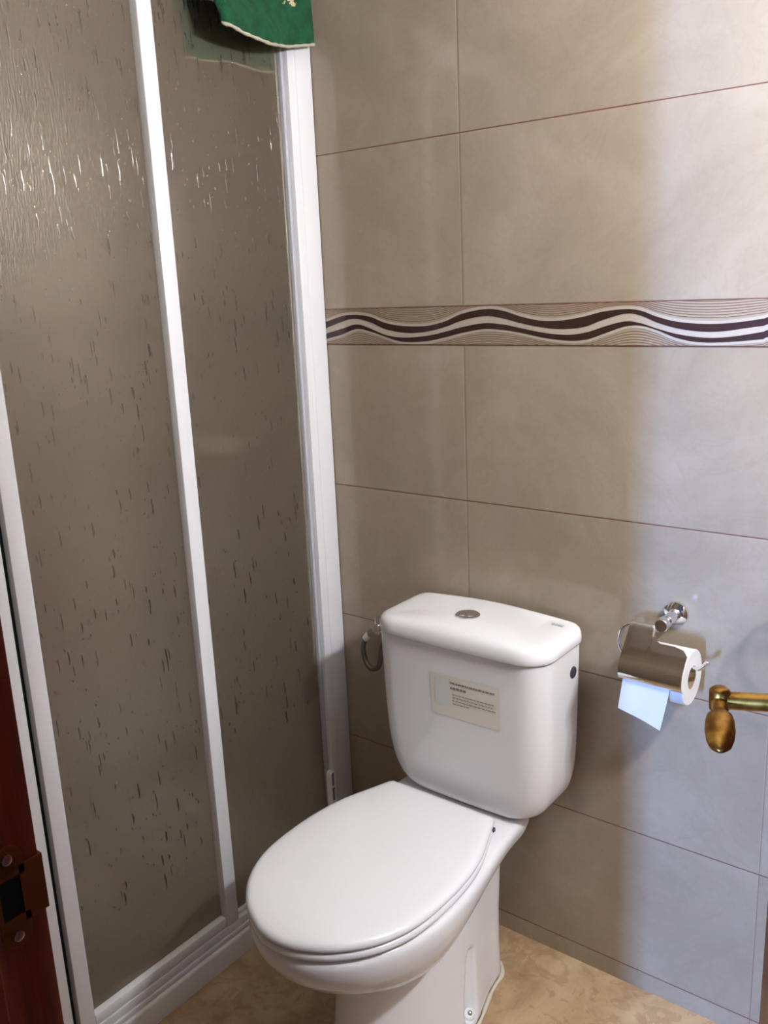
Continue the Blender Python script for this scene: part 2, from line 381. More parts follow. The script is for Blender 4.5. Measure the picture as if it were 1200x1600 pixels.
# door leaf standing open into the room, hinged on the right jamb
hinge = Vector((1.045, -1.214, 0)); ang = math.radians(65); dd = Vector((-math.cos(ang), math.sin(ang), 0)); nn = Vector((-math.sin(ang), -math.cos(ang), 0))
LEAF = 0.655
def dp(a, out, z): return hinge + dd*a + nn*out + Vector((0, 0, z))
def dbox(bm, a0, a1, o0, o1, z0, z1, bev=0.0):
    fs = box(bm, 0, 1, 0, 1, 0, 1)
    vs = list({v for f in fs for v in f.verts})
    for v in vs: v.co = dp(a0+(a1-a0)*v.co.x, o0+(o1-o0)*v.co.y, z0+(z1-z0)*v.co.z)
    if bev: bmesh.ops.bevel(bm, geom=list({e for f in fs for e in f.edges}), offset=bev, segments=2, affect='EDGES')
bm = bmesh.new(); dbox(bm, 0.003, LEAF, -0.036, 0.0, 0.008, 2.04, 0.0015)
for z0, z1 in ((0.16, 0.88), (1.10, 1.92)):
    for a0, a1, c0, c1 in ((0.10, 0.12, z0, z1), (LEAF-0.12, LEAF-0.10, z0, z1), (0.10, LEAF-0.10, z0, z0+0.02), (0.10, LEAF-0.10, z1-0.02, z1)):
        dbox(bm, a0, a1, 0.0, 0.006, c0, c1, 0.002)
door = finish('door_1', bm, WOOD, kind='structure', smooth=True, angle=35)
HZ = 1.016; ha = LEAF-0.055
bm = bmesh.new()
lathe(bm, [(0.0085, 0.0), (0.0085, 0.060), (0.0075, 0.062)], dp(ha, 0.0, HZ), nn, 24)
tip = dp(ha, 0.066, HZ)
lathe(bm, [(0.004, -0.011), (0.009, -0.009), (0.0095, 0.0), (0.0095, 0.010), (0.006, 0.013)], tip, Vector((0, 0, 1)), 24)
prof = [(0.0, .0075, .0075), (0.012, .0070, .0070), (0.020, .0066, .0060), (0.025, .0075, .0062), (0.029, .0115, .0075), (0.038, .0130, .0082), (0.052, .0134, .0082), (0.066, .0120, .0075), (0.076, .0095, .0060), (0.082, .0045, .003), (0.084, .0006, .0006)]
rings = []
for s, w, h in prof:
    c = tip - dd*s + nn*(0.009*s/0.084) - Vector((0, 0, 0.10*s))
    rings.append([c + nn*(w*math.cos(2*math.pi*k/24)) + Vector((0, 0, h*math.sin(2*math.pi*k/24))) for k in range(24)])
loft(bm, rings)
hd = finish('door_handle', bm, BRASS, door, True, angle=50)
bm = bmesh.new(); lathe(bm, [(0.024, 0.0), (0.024, 0.004), (0.020, 0.008), (0.013, 0.010), (0.011, 0.014), (0.0001, 0.014)], dp(ha, 0.0, HZ), nn, 32); finish('rosette', bm, BRASS, hd, True, angle=50)
bm = bmesh.new(); lathe(bm, [(0.022, 0.0), (0.022, 0.004), (0.015, 0.007), (0.010, 0.012), (0.0001, 0.012)], dp(ha, 0.0, HZ-0.13), nn, 32); finish('lock_rosette', bm, BRASS, door, True, angle=50)

# ------------------------------------------------------------------ shower: tray, frame, two glass doors
bm = bmesh.new()
ty0, ty1, tx0, tx1 = -0.826, -0.002, XL+0.002, -0.3475
def rr(x0, x1, y0, y1, r, z, n=6):
    pts = []
    for cx, cy, a0 in ((x1-r, y1-r, 0), (x0+r, y1-r, 90), (x0+r, y0+r, 180), (x1-r, y0+r, 270)):
        for k in range(n+1):
            a = math.radians(a0+90*k/n); pts.append((cx+r*math.cos(a), cy+r*math.sin(a), z))
    return pts
loft(bm, [rr(tx0, tx1, ty0, ty1, 0.004, 0.0), rr(tx0, tx1, ty0, ty1, 0.004, 0.046), rr(tx0+0.001, tx1-0.001, ty0+0.001, ty1-0.001, 0.004, 0.050), rr(tx0+0.004, tx1-0.004, ty0+0.004, ty1-0.004, 0.005, 0.0525),
          rr(tx0+0.06, tx1-0.06, ty0+0.06, ty1-0.06, 0.03, 0.0525), rr(tx0+0.075, tx1-0.075, ty0+0.075, ty1-0.075, 0.04, 0.040), rr(tx0+0.11, tx1-0.11, ty0+0.11, ty1-0.11, 0.05, 0.030), rr(tx0+0.3, tx1-0.3, ty0+0.3, ty1-0.3, 0.03, 0.024)])
tray = finish('shower_tray', bm, ACRYL, None, True, angle=50)
tag(tray, 'low white shower tray under the frosted glass doors, left of the toilet', 'shower tray')
bm = bmesh.new(); lathe(bm, [(0.045, 0.0), (0.045, 0.003), (0.03, 0.005), (0.0001, 0.005)], (-0.75, -0.41, 0.0245), (0, 0, 1), 32); finish('drain_cover', bm, CHROME, tray, True, angle=40)

enc = thing("shower_enclosure", (-0.36, -0.40, 0.0525), 'white framed shower enclosure with two frosted glass door panels beaded with water', 'shower')
def part(name, bm, mat, parent, root, **kw):
    shift(bm, root.location); return finish(name, bm, mat, parent, **kw)
ZT = 1.985
bm = bmesh.new(); box(bm, -0.386, -0.3545, -0.0700, -0.001, 0.053, ZT, 0.003)
box(bm, -0.3555, -0.3535, -0.0485, -0.002, 0.053, ZT, 0.0008)
part('wall_post', bm, WHITE_AL, enc, enc, smooth=True, angle=35)
bm = bmesh.new(); box(bm, -0.386, -0.358, -0.828, -0.800, 0.053, ZT, 0.003); part('wall_post', bm, WHITE_AL, enc, enc, smooth=True, angle=35)
bm = bmesh.new(); box(bm, -0.392, -0.372, -0.800, -0.7885, 0.053, ZT, 0.001); part('gap_shade_strip', bm, DARKGAP, enc, enc)  # dark strip filling the gap, its shade given as colour
bm = bmesh.new(); box(bm, -0.405, -0.3535, -0.800, -0.0665, 0.053, 0.064, 0.002); box(bm, -0.405, -0.357, -0.800, -0.0665, 0.064, 0.083, 0.002)
part('bottom_track', bm, WHITE_AL, enc, enc, smooth=True, angle=35)
bm = bmesh.new(); box(bm, -0.408, -0.352, -0.800, -0.0665, 1.945, ZT, 0.003); part('top_track', bm, WHITE_AL, enc, enc, smooth=True, angle=35)

def pane(bm, xf, y0, y1, z0, z1, th=0.004):
    fs = box(bm, xf-th, xf, y0, y1, z0, z1)
    bm.faces.ensure_lookup_table()
    for f in fs:
        if f.calc_center_median().x > xf-th*0.25: f.material_index = 0
        else: f.material_index = 1
def door_panel(bars, xf, y0, y1, z0, z1, seal, seal_mat, seal_name):
    bm = bmesh.new()
    for b in bars: box(bm, *b, bev=0.003 if b[1]-b[0] > 0.015 else 0.0015)
    p = part('door_panel', bm, WHITE_AL, enc, enc, smooth=True, angle=35)
    bm = bmesh.new(); pane(bm, xf, y0, y1, z0, z1); part('glass_pane', bm, [GLASS, GLASS_BACK], p, enc)['label'] = 'frosted glass pane'
    bm = bmesh.new(); box(bm, *seal, bev=0.001); part(seal_name, bm, seal_mat, p, enc, smooth=True, angle=35)
    return p
# nearer panel: frosted pane between two white stiles
XF1, XF2 = -0.374, -0.3735
sd = door_panel([(-0.384, -0.3575, -0.788, -0.757, 0.084, 1.944), (-0.386, -0.3555, -0.428, -0.3955, 0.084, 1.944), (-0.382, -0.3585, -0.757, -0.428, 0.084, 0.107), (-0.382, -0.3585, -0.757, -0.428, 1.915, 1.944)],
    XF1, -0.757, -0.428, 0.107, 1.915, (-0.384, -0.366, -0.3955, -0.3885, 0.110, 1.944), GASKET_SLOT_SHADE, 'edge_seal')
# further panel, beside the wall post
sd2 = door_panel([(-0.380, -0.366, -0.3885, -0.0785, 0.084, 0.093), (-0.380, -0.366, -0.3885, -0.0785, 1.925, 1.944), (-0.380, -0.3776, -0.3885, -0.3850, 0.085, 1.943), (-0.380, -0.3776, -0.0815, -0.0785, 0.085, 1.943)],
    XF2, -0.3885, -0.0785, 0.093, 1.925, (-0.384, -0.3655, -0.0785, -0.0705, 0.084, 1.944), GASKET2, 'edge_seal')
# condensed water on the frosted panes: short runs and single drops
def drops(root, xf, y0, y1, z0, z1, nrun, ndot, seed):
    r = random.Random(seed); bm = bmesh.new()
    def bead(y, z, w, h, ln, wob):
        n = max(2, int(ln/0.004)); prev = None
        for i in range(n+1):
            t = i/n; ww = w*(0.35+0.65*math.sin(math.pi*min(max(t*0.92+0.06, 0), 1)))*(0.92+0.16*r.random()); hh = h*ww/w
            cy = y + wob*math.sin(t*5+seed)*0.5 + wob*(r.random()-0.5)*0.5; cz = z+ln*(0.5-t)
            cur = [bm.verts.new((xf+hh*math.sin(math.pi*k/6), cy+ww*math.cos(math.pi*k/6), cz)) for k in range(7)]
            if prev:
                for k in range(6): bm.faces.new((prev[k], prev[k+1], cur[k+1], cur[k]))
                bm.faces.new((prev[6], prev[0], cur[0], cur[6]))
            else: bm.faces.new(cur)
            prev = cur
        bm.faces.new(prev[::-1])
    for _ in range(nrun):
        z = z1-(z1-z0)*r.random()**2.1
        bead(r.uniform(y0+0.006, y1-0.006), z, r.uniform(0.0008, 0.0021), r.uniform(0.0004, 0.0008), r.uniform(0.008, 0.036), 0.0014)
    for _ in range(ndot):
        z = z1-(z1-z0)*r.random()**1.6; w = r.uniform(0.0006, 0.0014)
        bead(r.uniform(y0+0.004, y1-0.004), z, w, w*0.7, w*r.uniform(2.0, 4.0), 0.0)
    o = part('water_drops', bm, WATER, root, enc, smooth=True, angle=60); o['kind'] = 'stuff'
drops(sd, XF1, -0.757, -0.428, 0.25, 1.91, 330, 650, 11)
drops(sd2, XF2, -0.3885, -0.0785, 0.45, 1.92, 200, 480, 23)
# small slotted pull on the further door
bm = bmesh.new()
hy, hz0, hz1, hw = -0.0735, 0.165, 0.287, 0.0088
def stad(w, z0, z1, x, n=10):
    p = []
    for k in range(n+1): a = math.pi*k/n; p.append((x, hy+w*math.cos(a), z1-w+w*math.sin(a)))
    for k in range(n+1): a = math.pi+math.pi*k/n; p.append((x, hy+w*math.cos(a), z0+w+w*math.sin(a)))
    return p
xb, xt = -0.3640, -0.3490
loft(bm, [stad(hw, hz0, hz1, xb), stad(hw, hz0, hz1, xt-0.002), stad(hw-0.0012, hz0+0.0012, hz1-0.0012, xt), stad(hw-0.0030, hz0+0.0030, hz1-0.0030, xt), stad(hw-0.0036, hz0+0.0036, hz1-0.0036, xt-0.002), stad(hw-0.0036, hz0+0.0036, hz1-0.0036, xb)], False, False)
box(bm, xb, xt-0.0035, hy-0.0065, hy+0.0065, hz0+0.004, hz1-0.004, mi=1)  # slot floor coloured grey to paint the shade inside the slots
for zz in (0.206, 0.246): box(bm, xb, xt-0.0003, hy-0.0062, hy+0.0062, zz-0.0018, zz+0.0018)
part('pull_handle', bm, [WHITE_PL, GASKET_SLOT_SHADE], sd2, enc, smooth=True, angle=40)

# chrome mixer on the back wall inside the shower, a blurred shape behind the glass
mx = thing('shower_mixer', (-0.72, -0.003, 1.05), 'chrome shower mixer tap seen blurred through the frosted glass', 'shower tap')
bm = bmesh.new()
for s in (-1, 1): lathe(bm, [(0.030, 0.0), (0.030, 0.006), (0.016, 0.012), (0.016, 0.050)], (-0.72+s*0.075, -0.003, 1.05), (0, -1, 0), 24)
lathe(bm, [(0.018, -0.105), (0.023, -0.10), (0.023, 0.10), (0.018, 0.105)], (-0.72, -0.058, 1.05), (1, 0, 0), 24)
part('mixer_body', bm, CHROME, mx, mx, smooth=True, angle=40)
bm = bmesh.new(); tube(bm, [(-0.72, -0.075, 1.06), (-0.72, -0.10, 1.075), (-0.72, -0.16, 1.09)], [0.012, 0.010, 0.008], 14); part('lever', bm, CHROME, mx, mx, smooth=True, angle=50)
bm = bmesh.new(); tube(bm, spline([(-0.72, -0.058, 1.03), (-0.72, -0.06, 0.85), (-0.74, -0.07, 0.55), (-0.80, -0.075, 0.42), (-0.86, -0.07, 0.55), (-0.86, -0.05, 1.0), (-0.86, -0.04, 1.7)], 10), 0.007, 10); part('hose', bm, STEEL, mx, mx, smooth=True)
bm = bmesh.new(); lathe(bm, [(0.012, 0.0), (0.014, 0.06), (0.016, 0.10), (0.034, 0.125), (0.036, 0.135), (0.0001, 0.138)], (-0.86, -0.035, 1.70), (0, -0.35, 1), 24); box(bm, -0.872, -0.848, -0.045, -0.001, 1.715, 1.74, 0.003); part('hand_shower', bm, CHROME, mx, mx, smooth=True, angle=50)

# ------------------------------------------------------------------ towel over the top of the shower
tw = thing('hand_towel', (-0.37, -0.17, ZT), 'green terry towel with a beige motif, hung over the top corner of the shower', 'towel')
def fb(t):                                   # front flap, t = 0 at the wall .. 1 at its curled outer edge
    y = interp([(0, -0.014), (0.30, -0.100), (0.55, -0.178), (0.80, -0.262), (0.92, -0.296), (1, -0.302)], t)
    x = interp([(0, -0.334), (0.30, -0.326), (0.55, -0.298), (0.80, -0.282), (0.92, -0.276), (1, -0.286)], t)
    z = interp([(0, 1.8830), (0.30, 1.864), (0.55, 1.8515), (0.80, 1.853), (0.92, 1.858), (1, 1.864)], t)
    return Vector((x, y, z))
def ridge_top(t): return Vector((-0.338 + 0.002*math.sin(6*t), -0.014 - 0.325*t, 1.994))
NU, NV = 40, 14
def sheet(t, j):
    if j <= NV:                               # front flap from the bottom up
        s = j/NV; a, b = fb(t), ridge_top(t); p = a.lerp(b, s)
        q = s*s*(3-2*s); p.x = a.x*(1-q) + b.x*q; return p
    s = (j-NV)/(24)
    if s < 0.25:                              # over the rail
        a = math.pi*s/0.25; return Vector((-0.373 + 0.035*math.cos(a), -0.006-0.330*t-0.004*s, 1.994 + 0.016*math.sin(a)))
    q = (s-0.25)/0.75
    e = min(max((q-0.33)/0.20, 0), 1); e = e*e*(3-2*e)
    return Vector((-0.4095 + 0.0305*e, -0.014-0.072*e-(0.325-0.035*q-0.072*e)*t, 1.994 - q*(0.163+0.004*t+0.003*math.sin(9*t))))
bm = bmesh.new(); NJ = NV+24; G = []; TH_T = 0.009
sf = [[sheet(i/NU, j) for j in range(NJ+1)] for i in range(NU+1)]
nrmv = []
for i in range(NU+1):
    row = []
    for j in range(NJ+1):
        du = sf[min(i+1, NU)][j]-sf[max(i-1, 0)][j]; dv = sf[i][min(j+1, NJ)]-sf[i][max(j-1, 0)]
        row.append(dv.cross(du).normalized())
    nrmv.append(row)
sgn = 1 if nrmv[10][3].x > 0 else -1
A = [[bm.verts.new(sf[i][j]) for j in range(NJ+1)] for i in range(NU+1)]
B = [[bm.verts.new(sf[i][j] + nrmv[i][j]*sgn*TH_T*(0.45+0.55*min(1, min(i, NU-i)/3.0, min(j, NJ-j)/2.0))) for j in range(NJ+1)] for i in range(NU+1)]
for i in range(NU):
    for j in range(NJ):
        bm.faces.new((A[i][j], A[i+1][j], A[i+1][j+1], A[i][j+1])); bm.faces.new((B[i][j], B[i][j+1], B[i+1][j+1], B[i+1][j]))
for i in range(NU):
    bm.faces.new((A[i][0], B[i][0], B[i+1][0], A[i+1][0])); bm.faces.new((A[i][NJ], A[i+1][NJ], B[i+1][NJ], B[i][NJ]))
for j in range(NJ):
    bm.faces.new((A[0][j], A[0][j+1], B[0][j+1], B[0][j])); bm.faces.new((A[NU][j], B[NU][j], B[NU][j+1], A[NU][j+1]))
part('terry', bm, TERRY, tw, tw, smooth=True, angle=70)
bm = bmesh.new()
tube(bm, [sf[i][0] + nrmv[i][0]*sgn*0.0035 - Vector((0, 0, 0.0018)) for i in range(NU+1)], [0.0030+0.0006*math.sin(i*1.7) for i in range(NU+1)], 8)
tube(bm, [sf[i][NJ] + nrmv[i][NJ]*sgn*0.003 - Vector((0, 0, 0.0015)) for i in range(NU+1)], 0.0030, 8)
part('hem', bm, HEM, tw, tw, smooth=True)

# ------------------------------------------------------------------ toilet
TX, TR = 0.053, 0.0
toilet = thing('toilet', (TX, 0.0, 0.0), 'white ceramic toilet with closed seat lid, standing against the tiled wall', 'toilet')
toilet.rotation_euler = (0, 0, TR)
# everything below is in the toilet's own frame: x across, -y towards the room
def ringprof(z, yf, yc, yr, w, wb, rc, n=96, pw=0.5):
    half = []
    for k in range(25):                       # front half
        a = math.pi/2*k/24; y = yc + (yf-yc)*math.cos(a); half.append((w*abs(math.sin(a))**(2*pw), y))
    for k in range(1, 17):
        t = k/16; y = yc + (yr-rc-yc)*t; s = t*t*(3-2*t); half.append((w + (wb-w)*s, y))
    for k in range(1, 7):
        a = math.pi/2*k/6; half.append((wb-rc+rc*math.cos(a), yr-rc+rc*math.sin(a)))
    pts = [Vector((x, y, z)) for x, y in half] + [Vector((-x, y, z)) for x, y in half[::-1]]
    out = []
    for p in pts:
        if not out or (p-out[-1]).length > 1e-5: out.append(p)
    if (out[0]-out[-1]).length < 1e-5: out.pop()
    return resample(out, n)
def evaluated(o):
    dg = bpy.context.evaluated_depsgraph_get(); me = bpy.data.meshes.new_from_object(o.evaluated_get(dg)); old = o.data
    o.modifiers.clear(); o.data = me; bpy.data.meshes.remove(old)
bm = bmesh.new()
loft(bm, [ringprof(0.205, -0.480, -0.41, -0.330, 0.050, 0.03, 0.02), ringprof(0.217, -0.508, -0.41, -0.27, 0.086, 0.05, 0.03), ringprof(0.238, -0.546, -0.41, -0.22, 0.119, 0.065, 0.04), ringprof(0.267, -0.590, -0.42, -0.16, 0.146, 0.080, 0.04),
          ringprof(0.297, -0.627, -0.43, -0.12, 0.164, 0.102, 0.04), ringprof(0.325, -0.653, -0.43, -0.10, 0.175, 0.128, 0.035), ringprof(0.350, -0.667, -0.43, -0.085, 0.181, 0.142, 0.035), ringprof(0.372, -0.672, -0.43, -0.078, 0.183, 0.148, 0.035),
          ringprof(0.381, -0.670, -0.43, -0.080, 0.1815, 0.146, 0.033), ringprof(0.3865, -0.663, -0.43, -0.086, 0.1755, 0.141, 0.03), ringprof(0.388, -0.64, -0.43, -0.10, 0.15, 0.125, 0.03)])
loft(bm, [ringprof(0.0, -0.525, -0.30, -0.098, 0.124, 0.094, 0.05), ringprof(0.03, -0.522, -0.30, -0.098, 0.121, 0.093, 0.05), ringprof(0.08, -0.515, -0.30, -0.095, 0.112, 0.089, 0.05), ringprof(0.15, -0.508, -0.30, -0.092, 0.104, 0.085, 0.045),
          ringprof(0.22, -0.508, -0.30, -0.088, 0.098, 0.084, 0.04), ringprof(0.29, -0.51, -0.30, -0.090, 0.092, 0.088, 0.04), ringprof(0.35, -0.52, -0.32, -0.09, 0.09, 0.10, 0.03)])
bowl = finish('bowl', bm, CERAMIC, toilet)
bm = bmesh.new()
for s in (-1, 1):                             # hollows over the floor bolts
    pts = spline([(s*0.123, -0.284, 0.030), (s*0.120, -0.275, 0.070), (s*0.113, -0.265, 0.11), (s*0.104, -0.255, 0.155)], 6)
    pts = [Vector(p) for p in pts]; n = len(pts)
    tube(bm, [pts[0]-Vector((0, 0, .012))]+pts, [0.018]+[0.0235+0.003*math.sin(math.pi*i/(n-1))-0.010*(i/(n-1))**2 for i in range(n)], 20)
cut = finish('cutter', bm, CERAMIC)
m = bowl.modifiers.new('r', 'REMESH'); m.mode = 'VOXEL'; m.voxel_size = 0.005
evaluated(bowl)
m = bowl.modifiers.new('b', 'BOOLEAN'); m.operation = 'DIFFERENCE'; m.object = cut; m.solver = 'EXACT'
cut.parent = toilet
bpy.context.view_layer.update()
m = bowl.modifiers.new('r', 'REMESH'); m.mode = 'VOXEL'; m.voxel_size = 0.0036
m = bowl.modifiers.new('s', 'SMOOTH'); m.factor = 0.5; m.iterations = 14
evaluated(bowl)
bpy.data.objects.remove(cut)
for p in bowl.data.polygons: p.use_smooth = True
if not bowl.data.materials: bowl.data.materials.append(CERAMIC)

WT = [(0.197, .118), (0.199, .1255), (0.206, .1300), (0.25, .1465), (0.285, .1605), (0.32, .1710), (0.36, .1785), (0.40, .1818), (0.44, .1822), (0.48, .1805), (0.52, .1745), (0.55, .1650), (0.58, .1505), (0.61, .1285), (0.64, .0960), (0.66, .0620), (0.672, .030), (0.676, 0.0)]
half = spline([(w*0.972, -y, 0) for y, w in WT], 6)
SEATO = resample([p for p in half] + [Vector((-p.x, p.y, 0)) for p in half[::-1][1:]], 120)
area = sum(SEATO[i].x*SEATO[(i+1) % 120].y - SEATO[(i+1) % 120].x*SEATO[i].y for i in range(120))
SG = 1 if area > 0 else -1                     # offset() moves inward for counter-clockwise outlines
def ro(d, z, zoff=None): return [Vector((p.x, p.y, z)) for p in offset(SEATO, d*SG)]
def shrink(f, z, dome=0.0): return [Vector((p.x*f, -0.43+(p.y+0.43)*f, z)) for p in SEATO]
bm = bmesh.new()
loft(bm, [shrink(0.80, 0.4085), ro(0.006, 0.4075), ro(0.0015, 0.4085), ro(0.0, 0.4115), ro(0.0004, 0.4155), ro(0.0030, 0.4198), ro(0.0080, 0.4224), ro(0.016, 0.4238), shrink(0.85, 0.4252), shrink(0.6, 0.4268), shrink(0.3, 0.4275), shrink(0.06, 0.4278)])
finish('seat_lid', bm, SEATPL, toilet, True, angle=60)
bm = bmesh.new()
R0 = [ro(0.050, 0.393), ro(0.006, 0.3905), ro(0.0022, 0.392), ro(0.0012, 0.396), ro(0.0022, 0.4015), ro(0.006, 0.4040), ro(0.050, 0.4045)]
R = loft(bm, R0, False, False)
for i in range(120): bm.faces.new((R[-1][i], R[-1][(i+1) % 120], R[0][(i+1) % 120], R[0][i]))
finish('seat', bm, SEATPL, toilet, True, angle=60)
for s in (-1, 1):
    bm = bmesh.new(); lathe(bm, [(0.010, 0.0), (0.011, 0.002), (0.010, 0.010), (0.008, 0.011)], (s*0.078, -0.189, 0.387), (0, 0, 1), 20)
    lathe(bm, [(0.004, -0.020), (0.005, -0.018), (0.005, 0.018), (0.004, 0.020)], (s*0.078, -0.194, 0.402), (1, 0, 0), 18)
    finish('hinge', bm, WHITE_PL, toilet, True, angle=50)
bm = bmesh.new(); box(bm, 0.1225, 0.1300, -0.214, -0.207, 0.398, 0.4065, 0.001); finish('hinge_stop', bm, DARKPLUG, toilet)
for s in (-1, 1):
    bm = bmesh.new(); lathe(bm, [(0.0125, -0.004), (0.0125, 0.002), (0.010, 0.006), (0.006, 0.0075), (0.0001, 0.0078)], (s*0.1060, -0.278, 0.0225), (s*0.55, -0.15, 1), 20)
    b = finish('bolt_cap', bm, WHITE_PL, toilet, True, angle=50)
    bm = bmesh.new(); lathe(bm, [(0.0052, 0.006), (0.0052, 0.0085), (0.0045, 0.0105), (0.002, 0.012), (0.0001, 0.0122)], (s*0.1060, -0.278, 0.0225), (s*0.55, -0.15, 1), 20)
    finish('bolt', bm, STEEL, b, True, angle=50)
bm = bmesh.new(); base = ringprof(0.0, -0.527, -0.30, -0.095, 0.1265, 0.0965, 0.052, 90)
tube(bm, [p + Vector((0, 0, 0.0022)) for p in base], [0.0042+0.0008*math.sin(i*0.9)+0.0006*math.sin(i*2.3) for i in range(90)], 8, closed=True)
finish('sealant', bm, SEAL, toilet, True)

# cistern
CX = 0.021                                     # the tank sits a little to the right of the bowl
WP = [(0.390, .128), (0.395, .144), (0.403, .1565), (0.418, .1685), (0.443, .1785), (0.475, .1845), (0.510, .1875), (0.56, .1895), (0.65, .1910), (0.74, .1920)]
FP = [(0.390, -.145), (0.395, -.155), (0.403, -.161), (0.418, -.167), (0.443, -.172), (0.475, -.176), (0.510, -.179), (0.56, -.182), (0.65, -.185), (0.74, -.187)]
BOW, RF, RB = 0.005, 0.048, 0.022
def csec(z, grow=0.0, n=120, w=None, yf=None, yr=None, crown=0.0):
    w = interp(WP, z)+grow if w is None else w; yf = interp(FP, z)-grow if yf is None else yf; yr = (-0.014+grow*0.3) if yr is None else yr
    rf = max(RF+grow, 0.012); rb = max(RB+grow, 0.006); pts = []
    for sx, sy, r, a0 in ((1, 1, rb, 0), (-1, 1, rb, 90), (-1, -1, rf, 180), (1, -1, rf, 270)):
        cx = sx*(w-r); cy = (yr-r) if sy > 0 else (yf+r)
        for k in range(13):
            a = math.radians(a0+90*k/12); pts.append(Vector((cx+r*math.cos(a), cy+r*math.sin(a), z)))
    pts = resample(pts, n)
    for p in pts:
        t = min(max((yr-p.y)/(yr-yf), 0), 1); p.y += BOW*(p.x/w)**2*t; p.z += crown*(1-(p.x/w)**2); p.x += CX
    return pts
bm = bmesh.new()
zs = [0.390, 0.3925, 0.396, 0.400, 0.406, 0.413, 0.423, 0.435, 0.45, 0.467, 0.487, 0.51, 0.54, 0.58, 0.63, 0.68, 0.7345]
loft(bm, [csec(0.387, w=0.10, yf=-0.125, yr=-0.03)] + [csec(z) for z in zs] + [csec(0.7365, -0.006)])
cistern = finish('cistern', bm, CERAMIC, toilet, True, angle=60)
bm = bmesh.new()
def lsec(g, z, crown=0.0): return [Vector((p.x+0.0035, p.y, z+p.z-0.735)) for p in csec(0.735, g, w=0.1875+g, crown=crown)]
loft(bm, [lsec(-0.02, 0.7375), lsec(0.003, 0.7375), lsec(0.0060, 0.7388), lsec(0.0075, 0.742), lsec(0.0075, 0.750), lsec(0.0062, 0.7580, .001), lsec(0.0020, 0.7645, .003), lsec(-0.006, 0.7680, .006), lsec(-0.018, 0.7695, .009), lsec(-0.036, 0.770, .0115), lsec(-0.06, 0.7705, .012)])
lid = finish('cistern_lid', bm, CERAMIC, toilet, True, angle=60)
bm = bmesh.new(); lathe(bm, [(0.0240, 0.0), (0.0240, 0.0025), (0.0215, 0.0045), (0.0180, 0.0045), (0.0176, 0.003), (0.0170, 0.0052), (0.013, 0.0075), (0.006, 0.009), (0.0001, 0.0095)], (CX-0.001, -0.118, 0.7815), (0, 0, 1), 40)
finish('flush_button', bm, CHROME, lid, True, angle=40)
bm = bmesh.new()
for k, (dx, w) in enumerate(((-0.011, .0045), (-0.0045, .0045), (0.002, .0045), (0.0085, .0045))): # tiny raised maker's lettering, unreadable
    box(bm, CX+0.155+dx, CX+0.155+dx+w, -0.052, -0.0455, 0.7700, 0.7728, 0.0004)
finish('maker_mark', bm, plain('grey print', rgb(196, 188, 192), 0.4), lid)
# pale sticker on the front of the tank, following its curve
def cfront(x, z, off):
    w = interp(WP, z); return Vector((x+CX, interp(FP, z)+BOW*(x/w)**2-off, z))
st_m = [plain('sticker paper', rgb(230, 223, 210), 0.45), plain('sticker tint', rgb(220, 224, 217), 0.45), plain('sticker ink', rgb(142, 132, 126), 0.5)]
bm = bmesh.new()
sx0, sx1, sz0, sz1 = -0.047, 0.107, 0.594, 0.681; sd_ = 0.017
def patch(x0, x1, z0, z1, off, mi, nx=14, nz=4):
    g = [[bm.verts.new(cfront(x0+(x1-x0)*i/nx, z0+(z1-z0)*j/nz, off)) for j in range(nz+1)] for i in range(nx+1)]
    for i in range(nx):
        for j in range(nz): bm.faces.new((g[i][j], g[i+1][j], g[i+1][j+1], g[i][j+1])).material_index = mi
patch(sx0, sx1, sz0, sz1, 0.0006, 0); patch(sx0+0.010, sx0+0.044, sz0+0.022, sz1-0.008, 0.0009, 1, 4)
rnd = random.Random(3)
def line(x0, x1, z, h):
    x = x0
    while x < x1:
        w = min(rnd.uniform(0.003, 0.008), x1-x); patch(x, x+w, z-h/2, z+h/2, 0.0011, 2, 2, 1); x += w+0.0014
line(-0.001, 0.097, 0.6505+sd_, 0.0036); line(0.000, 0.035, 0.6400+sd_, 0.0048)
for i, zz in enumerate((0.6270, 0.6205, 0.6140, 0.6075)): line(0.004, (0.095, 0.093, 0.098, 0.042)[i], zz+sd_, 0.0016)
stk = finish('sticker', bm, st_m, cistern)
bm = bmesh.new(); px = CX+interp(WP, 0.68)
lathe(bm, [(0.0115, -0.006), (0.0115, 0.0018), (0.0098, 0.003), (0.0001, 0.003)], (px, -0.056, 0.686), (1, 0.0, 0), 28); finish('side_plug', bm, DARKPLUG, cistern, True, angle=40)

# ------------------------------------------------------------------ water supply behind the cistern
sv = thing('supply_hose', (-0.215, 0.0, 0.66), 'small braided water hose looping from its valve at the left side of the cistern', 'water hose')
bm = bmesh.new(); lathe(bm, [(0.020, 0.0), (0.019, 0.004), (0.010, 0.007), (0.010, 0.030), (0.0125, 0.031), (0.0125, 0.046), (0.009, 0.048)], (-0.215, -0.001, 0.668), (0, -1, 0), 24)
lathe(bm, [(0.008, 0.0), (0.0085, 0.024), (0.0075, 0.026)], (-0.215, -0.038, 0.668), (0.0, 0.0, 1), 18)
part('valve', bm, CHROME, sv, sv, smooth=True, angle=40)
bm = bmesh.new(); lathe(bm, [(0.010, 0.0), (0.0105, 0.002), (0.0105, 0.016), (0.008, 0.020)], (-0.226, -0.040, 0.662), (-0.75, -0.1, -0.6), 6); part('hose_nut', bm, STEEL, sv, sv)
bm = bmesh.new(); lathe(bm, [(0.0075, 0.0), (0.0085, 0.002), (0.0080, 0.016), (0.0065, 0.018)], (-0.241, -0.042, 0.650), (-0.65, -0.1, -0.75), 18); part('ferrule', bm, WHITE_PL, sv, sv, smooth=True, angle=40)
